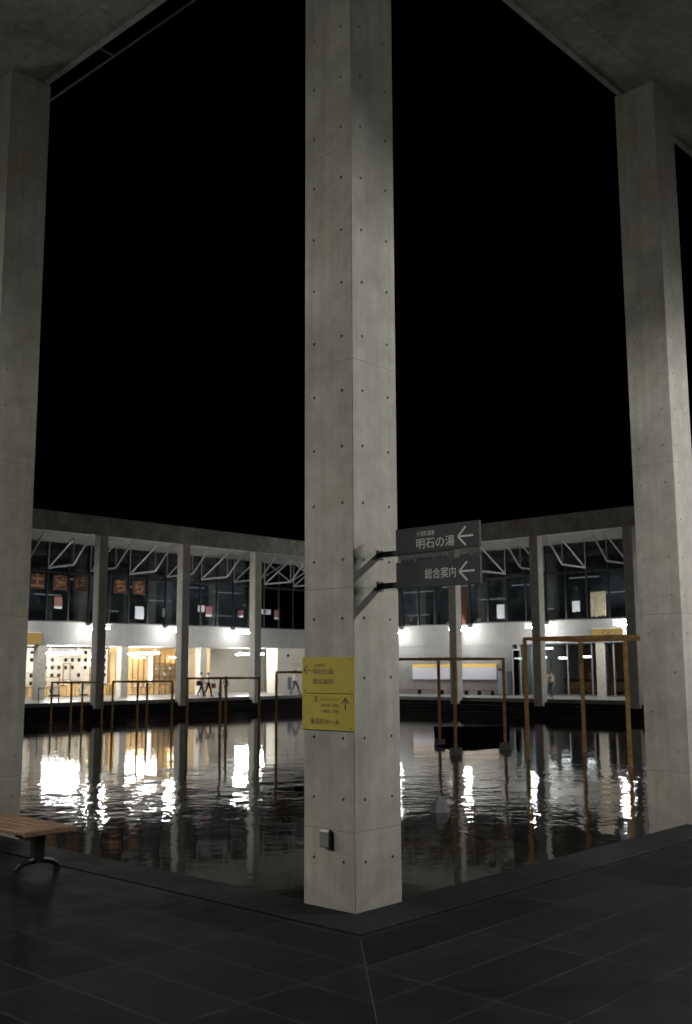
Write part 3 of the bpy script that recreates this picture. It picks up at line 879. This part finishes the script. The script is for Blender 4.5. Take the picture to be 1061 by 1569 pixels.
# ------------------------------------------------------------------ orange cube frames in the pond
frames = [((21.2, 36.5), 1.62, 1.03, .072, 'smallest orange cube frame at the far left of the pond, before the white display wall'),
          ((21.155, 31.449), 1.77, 1.10, .072, 'orange cube frame second from the left, before the warm shop'),
          ((20.608, 25.562), 1.93, 1.27, .072, 'orange cube frame before the walking people, third from the left'),
          ((20.541, 20.333), 2.15, 1.50, .072, 'orange cube frame half hidden by the nearest column and its yellow sign'),
          ((19.677, 14.2), 2.47, 1.89, .074, 'large orange cube frame on concrete footings before the long white board'),
          ((19.814, 9.045), 2.94, 2.40, .086, 'biggest and tallest orange cube frame, at the right of the pond')]
for (cx, cy), sd, zt, th, lb in frames:
    og = (cx, cy, ZW)
    t = thing('cube_frame', og, lb, 'cube frame', 'orange cube frames standing in the pond')
    hs = sd / 2
    cs4 = [(cx - hs, cy - hs), (cx + hs, cy - hs), (cx + hs, cy + hs), (cx - hs, cy + hs)]
    for x, y in cs4:
        MB().box(x - th / 2, x + th / 2, y - th / 2, y + th / 2, ZW - .1, zt - th - .002).build('post', 'orange', t, og, bevel=.006)
        fh, fw = (.19, .12) if sd == 2.47 else (.02, .07)
        MB().add([(x + i * r_, y + j * r_, z) for r_, z in ((fw + .02, ZW - .3), (fw, ZW + fh)) for i, j in ((-1, -1), (1, -1), (1, 1), (-1, 1))],
                 [(0, 3, 2, 1), (4, 5, 6, 7), (0, 1, 5, 4), (1, 2, 6, 5), (2, 3, 7, 6), (3, 0, 4, 7)]).build('footing', 'foot', t, og)
    z = zt - th / 2
    for i in range(4):
        (xa, ya), (xb, yb) = cs4[i], cs4[(i + 1) % 4]
        e = th / 2 if i % 2 == 0 else -th / 2
        d = Vector((xb - xa, yb - ya, 0)).normalized() * e
        MB().bar((xa - d.x, ya - d.y, z), (xb + d.x, yb + d.y, z), th).build('top_rail', 'orange', t, og, bevel=.006)
tag(MB().add([(x, y, z) for z in (ZW - .3, ZW + .03) for x, y in ((28.5, 21.6), (30.6, 19.3), (21.9, 13.5), (20.3, 13.6), (19.6, 13.9), (20.9, 15.6))],  # flat black slab laid over one dark patch of the pond
             [(6, 7, 8, 9, 10, 11), (0, 5, 4, 3, 2, 1)] + [(i, (i + 1) % 6, 6 + (i + 1) % 6, 6 + i) for i in range(6)]).build('dark_slab', 'slab', origin=(24, 17, ZW)),
    'flat dark slab lying just above the water behind the large frame on footings', 'slab')
tag(MB().add([(8.86, 6.40, ZW - .1), (8.84, 6.22, ZW - .1), (9.02, 6.08, ZW - .1), (9.20, 6.14, ZW - .1), (9.16, 6.36, ZW - .1),
              (8.91, 6.37, ZW + .10), (8.90, 6.25, ZW + .11), (9.02, 6.14, ZW + .10), (9.13, 6.17, ZW + .13), (9.11, 6.32, ZW + .12), (9.0, 6.26, ZW + .30)],
             [(0, 1, 2, 3, 4)] + [(i, (i + 1) % 5, 5 + (i + 1) % 5, 5 + i) for i in range(5)] + [(5 + i, 5 + (i + 1) % 5, 10) for i in range(5)]).build('pointed_stone', 'stone', origin=(9, 6.25, ZW)),
    'pale pointed stone standing alone in the pond right of the nearest column', 'stone')

# ------------------------------------------------------------------ signs on the nearest column
def arrow(mb, cx, cz, size, dirn, xface, th):
    """flat arrow on a face looking toward -X; dirn 'L' or 'U'"""
    def q(u, v): return (xface, cx - u, cz + v)      # u to the viewer's right
    def st(a, b):
        a, b = Vector((0, *a)), Vector((0, *b))
        d = (b - a).normalized(); n_ = Vector((0, -d.z, d.y)) * th / 2
        pts = [a + n_, a - n_, b - n_, b + n_]
        f_ = [q(p.y, p.z) for p in pts]
        bk = [(p[0] + .003, p[1], p[2]) for p in f_]
        mb.add(f_ + bk, [(0, 1, 2, 3), (7, 6, 5, 4), (0, 4, 5, 1), (1, 5, 6, 2), (2, 6, 7, 3), (3, 7, 4, 0)])
    s = size
    if dirn == 'L':
        st((s * .5, 0), (-s * .48, 0)); st((-s * .5, 0), (s * .02, s * .5)); st((-s * .5, 0), (s * .02, -s * .5))
    else:
        st((0, -s * .5), (0, s * .48)); st((0, s * .5), (-s * .4, s * .05)); st((0, s * .5), (s * .4, s * .05))
ysn = thing('direction_sign', (-.01, .24, 1.44), 'yellow direction sign with brown Japanese lettering fixed to the nearest column', 'sign')
og = (-.01, .24, 1.44)
MB().box(-.014, -.001, -.008, .492, 1.441, 1.692).build('upper_panel', 'yellow', ysn, og, bevel=.002)
MB().box(-.014, -.001, -.008, .492, 1.187, 1.437).build('lower_panel', 'yellow', ysn, og, bevel=.002)
XF = -.0165
for y in (.02, .464):
    for z in (1.205, 1.42, 1.459, 1.674):
        MB().lathe((0, 0, 0), [(.006, 0), (.004, .003)], 8).build('screw', 'chrome', ysn).matrix_local = Matrix.Translation(Vector((-.0145, y, z)) - Vector(og)) @ Matrix.Rotation(-math.pi / 2, 4, 'Y')
def yp(px): return .492 - (px - 464.7) * .00635
def zp(py): return 1.692 - (py - 1007.3) * .00452
RV = (0, -1, 0)
def ytext(body, px0, px1, py, hpx, mat='ink_soft'):
    wd = abs(yp(px1) - yp(px0))
    o = text('lettering', body, 1.0, mat, ysn, (0, 0, 0), RV)
    xs = [v.co.y for v in o.data.vertices]; zs_ = [v.co.z for v in o.data.vertices]
    wy, hz = max(xs) - min(xs), max(zs_) - min(zs_)
    sy, sz = wd / wy, hpx * .00452 / hz
    y0 = max(xs); zc = (max(zs_) + min(zs_)) / 2
    for v in o.data.vertices:
        v.co = Vector((XF + v.co.x * .2, yp(px0) + (v.co.y - y0) * sy, zp(py) + (v.co.z - zc) * sz)) - Vector(og)
    return o
ytext('十日町温泉', 482.6, 500.5, 1019.8, 4.6)
ytext('明石の湯', 481.7, 512.8, 1029.5, 9.4)
ytext('総合案内', 482, 512.5, 1044.5, 9)
ytext('2F', 483.6, 489.5, 1071.5, 8.5)
ytext('レストラン', 495, 521, 1072, 5.2)
ytext('研修室：和室', 495, 521, 1081, 5.2)
ytext('会議室：茶室', 495, 521, 1089.8, 5.2)
ytext('多目的ホール', 478, 522.5, 1105.8, 9.4, 'ink')
a = MB(); arrow(a, yp(472.6), zp(1027.3), .068, 'L', XF, .0075); a.build('arrow', 'ink', ysn, og)
a = MB(); arrow(a, yp(531), zp(1078.8), .082, 'U', XF, .0085); a.build('arrow', 'ink', ysn, og)

gs = thing('hanging_sign', (.25, -.5, 2.37), 'pair of charcoal direction signs with pale lettering sticking out from the nearest column', 'sign')
og = (.25, -.5, 2.37)
MB().box(.235, .262, -.905, -.19, 2.402, 2.578).build('upper_panel', 'sign', gs, og, bevel=.002)
MB().box(.235, .262, -.905, -.19, 2.160, 2.343).build('lower_panel', 'sign', gs, og, bevel=.002)
MB().box(.246, .252, -.90, -.22, 2.344, 2.401).build('acrylic_strip', 'smoke', gs, og)
MB().box(.264, .30, -.60, -.001, 2.398, 2.437).build('bracket', 'black', gs, og, bevel=.003)
MB().box(.264, .30, -.60, -.001, 2.172, 2.212).build('bracket', 'black', gs, og, bevel=.003)
MB().box(.25, .314, -.008, -.0005, 2.385, 2.45).box(.25, .314, -.008, -.0005, 2.16, 2.225).build('wall_plate', 'black', gs, og)
def gy(px): return -.19 - (px - 607) * .00556
def gtext(body, px0, px1, z0, z1):
    o = text('lettering', body, 1.0, 'letter', gs, (0, 0, 0), RV)
    xs = [v.co.y for v in o.data.vertices]; zs_ = [v.co.z for v in o.data.vertices]
    sy, sz = abs(gy(px1) - gy(px0)) / (max(xs) - min(xs)), (z1 - z0) / (max(zs_) - min(zs_))
    y0, zb = max(xs), min(zs_)
    for v in o.data.vertices:
        v.co = Vector((.2325 + v.co.x * .2, gy(px0) + (v.co.y - y0) * sy, z0 + (v.co.z - zb) * sz)) - Vector(og)
gtext('十日町温泉', 641, 669.6, 2.513, 2.547)
gtext('明石の湯', 641, 699.6, 2.425, 2.497)
gtext('総合案内', 653.6, 700.7, 2.214, 2.286)
a = MB(); arrow(a, gy(716), 2.482, .125, 'L', .2325, .0125); a.build('arrow', 'letter', gs, og)
a = MB(); arrow(a, gy(717), 2.248, .125, 'L', .2325, .0125); a.build('arrow', 'letter', gs, og)

sx = thing('socket_box', (-.03, .25, .46), 'small grey weatherproof socket box low on the nearest column', 'socket')
og = (-.03, .25, .46)
MB().box(-.032, -.001, .214, .292, .40, .52).build('box_body', 'grey_steel', sx, og, bevel=.006)
MB().add([(-.038, .212, .505), (-.038, .294, .505), (-.038, .294, .41), (-.038, .212, .41), (-.033, .212, .522), (-.033, .294, .522), (-.033, .294, .40), (-.033, .212, .40)],
         [(0, 1, 2, 3), (4, 7, 6, 5), (0, 4, 5, 1), (2, 6, 7, 3), (1, 5, 6, 2), (0, 3, 7, 4)]).build('cover', 'grey_steel', sx, og)

# ------------------------------------------------------------------ bench on the left
BX, BY0, BY1, BZ = -.59, 2.79, 4.65, .335
bn = thing('park_bench', (BX, (BY0 + BY1) / 2, 0), 'backless wooden slat bench on black pedestals at the left', 'bench')
og = (BX, (BY0 + BY1) / 2, 0)
sl = MB()
for q in range(5):
    x = BX - .24 + q * .096
    sl.box(x + .003, x + .093, BY0 + .03, BY1 - .03, BZ - .035, BZ)
sl.build('seat', 'bench', bn, og, bevel=.008)
MB().box(BX - .243, BX + .243, BY0, BY0 + .028, BZ - .045, BZ + .001).box(BX - .243, BX + .243, BY1 - .028, BY1, BZ - .045, BZ + .001).build('end_rail', 'bench', bn, og, bevel=.008)
for y in (BY0 + .2, BY1 - .2):
    lg = MB().box(BX - .19, BX + .19, y - .03, y + .03, BZ - .065, BZ - .047)
    lg.box(BX - .045, BX + .045, y - .035, y + .035, .075, BZ - .065)
    for s in (-1, 1):
        lg.tube([(BX + s * .02, y, .075), (BX + s * .09, y, .07), (BX + s * .15, y, .045), (BX + s * .185, y, .012)], [.035, .028, .022, .02], 8)
        lg.lathe((BX + s * .185, y, 0), [(.028, 0), (.028, .012), (.02, .02)], 8)
    p = lg.build('leg', 'black', bn, og)
    MB().lathe((BX - .16, y - .005, .045), [(.012, 0), (.008, .012)], 8).lathe((BX - .06, y - .03, .085), [(.012, 0), (.008, .012)], 8).build('bolt', 'chrome', p, og)

# ------------------------------------------------------------------ people
def skin_mesh(name, pts, edges, rad, mat, parent, root=0):
    me = bpy.data.meshes.new(name)
    me.from_pydata([tuple(p) for p in pts], edges, [])
    ob = bpy.data.objects.new(name, me)
    COL.objects.link(ob)
    ob.modifiers.new('s', 'SKIN')
    if not me.skin_vertices: me.attributes.new('x', 'FLOAT', 'POINT')
    for i, sv in enumerate(me.skin_vertices[0].data):
        r_ = rad[i]
        sv.radius = r_ if isinstance(r_, tuple) else (r_, r_)
        sv.use_root = (i == root)
    sub = ob.modifiers.new('u', 'SUBSURF'); sub.levels = 1; sub.render_levels = 1
    dg = bpy.context.evaluated_depsgraph_get()
    m2 = bpy.data.meshes.new_from_object(ob.evaluated_get(dg))
    bpy.data.objects.remove(ob)
    m2.name = name
    for p in m2.polygons: p.use_smooth = True
    m2.materials.clear(); m2.materials.append(MT[mat])
    o = bpy.data.objects.new(name, m2)
    COL.objects.link(o); o.parent = parent
    return o
def person(loc, facing, hgt, stride, shirt, trouser, lb, arm=.25, hat=None, sleeve='short'):
    t = thing('person', loc, lb, 'person')
    t.rotation_euler = (0, 0, facing)
    s = hgt / 1.70
    pts, ed, rd = [], [], []
    def v(p, r_, par=None):
        pts.append(Vector(p) * s); rd.append(tuple(q * s for q in r_) if isinstance(r_, tuple) else r_ * s)
        if par is not None: ed.append((par, len(pts) - 1))
        return len(pts) - 1
    pel = v((0, 0, .93), (.125, .095)); sp = v((.01, 0, 1.10), (.12, .09), pel); ch = v((.02, 0, 1.30), (.14, .10), sp)
    nk = v((.015, 0, 1.455), .052, ch); hd = v((.03, 0, 1.545), (.075, .085), nk); ht = v((.03, 0, 1.64), (.065, .075), hd)
    v((.125, 0, 1.535), .012, hd)                                        # nose
    for sd in (-1, 1): v((.02, sd * .088, 1.55), .013, hd)               # ears
    arms, legs = [], []
    for sd in (-1, 1):
        sw = arm * sd * (1 if stride >= 0 else -1)
        sh = v((.01, sd * .165, 1.375), .058, ch)
        el = v((.01 - sw * .45, sd * .215, 1.12), .042, sh)
        wr = v((.06 - sw * 1.0, sd * .205, .90), .028, el)
        pm = v((.075 - sw * 1.15, sd * .20, .82), (.028, .036), wr)
        for q, (dx, dl) in enumerate(((.03, .072), (.01, .082), (-.01, .078), (-.028, .062))):
            k1 = v((.078 - sw * 1.2 + dx, sd * .198, .775), .0085, pm)
            v((.088 - sw * 1.2 + dx, sd * .19, .775 - dl * .7), .007, k1)
        th = v((.115 - sw * 1.15, sd * .19, .81), .009, pm)
        v((.125 - sw * 1.15, sd * .185, .775), .008, th)
        arms.append((sh, el, wr))
        f = stride * sd
        hp = v((.0, sd * .085, .88), .085, pel)
        kn = v((.06 + f * .5, sd * .09, .49 + abs(f) * .02), .058, hp)
        an = v((-.02 + f * 1.05, sd * .09, .085 + (0.05 if f < 0 else 0)), .037, kn)
        v((.11 + f * 1.05, sd * .095, .03), (.04, .03), an)
        legs.append((hp, kn, an))
    skin_mesh('body', pts, ed, rd, 'skin', t)
    # shirt
    P2, E2, R2_ = [], [], []
    def w2(i, r_, par=None, f=1.0, src=None):
        P2.append(pts[i] if src is None else src); R2_.append(r_)
        if par is not None: E2.append((par, len(P2) - 1))
        return len(P2) - 1
    b0 = w2(pel, (.145 * s, .115 * s)); b1 = w2(sp, (.142 * s, .112 * s), b0); b2 = w2(ch, (.158 * s, .12 * s), b1)
    w2(nk, .065 * s, b2, src=pts[nk] - Vector((0, 0, .05 * s)))
    for sh, el, wr in arms:
        a1 = w2(sh, .075 * s, b2)
        e_ = pts[sh].lerp(pts[el], .75) if sleeve == 'short' else pts[el]
        a2 = w2(0, .060 * s, a1, src=e_)
        if sleeve != 'short': w2(wr, .04 * s, a2)
    skin_mesh('shirt', P2, E2, R2_, shirt, t)
    P2, E2, R2_ = [], [], []
    b0 = w2(pel, (.135 * s, .11 * s))
    for hp, kn, an in legs:
        a1 = w2(hp, .10 * s, b0); a2 = w2(kn, .075 * s, a1); w2(an, .058 * s, a2)
    skin_mesh('trousers', P2, E2, R2_, trouser, t)
    c = pts[hd] + Vector((-.012, 0, .055)) * s
    MB().ball(c, .098 * s, .092 * s, .095 * s, 12, 8).build('hair', 'hair', t, smooth=True)
    if hat:
        MB().lathe(pts[ht] + Vector((-.005, 0, -.01)) * s, [(.125 * s, -.01), (.10 * s, .0), (.095 * s, .06 * s), (.03 * s, .085 * s)], 12).build('cap', hat, t)
    for hp, kn, an in legs:
        q = pts[an]
        MB().ball(q + Vector((.05, 0, -.045)) * s, .135 * s, .05 * s, .045 * s, 10, 6).build('shoe', 'black', t, smooth=True)
    for sd in (-1, 1):
        MB().ball(pts[hd] + Vector((.078, sd * .032, .02)) * s, .012 * s, .012 * s, .008 * s, 6, 4).build('eye', 'niche', t)
    return t
fx = R(-20)
person((33.0, 42.1, 0), fx, 1.40, .26, 'shirt_b', 'trouser', 'person in a beige shirt and black trousers walking, leftmost of the group, dark bag behind', .2)
person((33.45, 42.0, 0), fx, 1.38, -.24, 'shirt_w', 'trouser', 'person in a white shirt and black trousers walking just ahead of the beige shirt', .2)
person((34.35, 42.0, 0), fx, .86, .2, 'shirt_b', 'trouser_b', 'small child walking between the adults and the orange frame post', .15)
person((34.95, 42.2, 0), fx + .5, 1.16, .1, 'shirt_k', 'trouser', 'dark-clothed youngster half behind the orange frame post', .1, None, 'long')
person((39.15, 40.6, 0), R(-75), 1.46, .3, 'shirt_w', 'trouser_b', 'person in a dark cap, white shirt and blue-grey trousers beside the yellow sign', .2, 'trouser')
person((42.05, 24.35, 0), R(200), 1.40, .16, 'shirt_w', 'trouser_b', 'person in a white shirt and dark trousers before the cafe glass', .15)
def bag(c, mat, lb):
    t = thing('shoulder_bag', c, lb, 'bag')
    MB().box(-.14, .14, -.06, .06, 0, .27).build('bag_body', mat, t, bevel=.03)
    MB().tube([(-.11, 0, .26), (-.07, 0, .45), (.07, 0, .45), (.11, 0, .26)], .012, 6).build('strap', mat, t)
bag((32.72, 41.98, .62), 'trouser', 'black shoulder bag at the side of the person in the beige shirt')
bag((33.72, 41.8, .46), 'bag_r', 'dark red bag carried beside the person in the white shirt')

# ------------------------------------------------------------------ to metres
done = set()
for ob in list(bpy.data.objects):
    if ob.type == 'MESH' and ob.data.name not in done:
        done.add(ob.data.name)
        ob.data.transform(Matrix.Scale(K, 4))
    if ob.type in ('MESH', 'EMPTY'):
        ob.location = ob.location * K
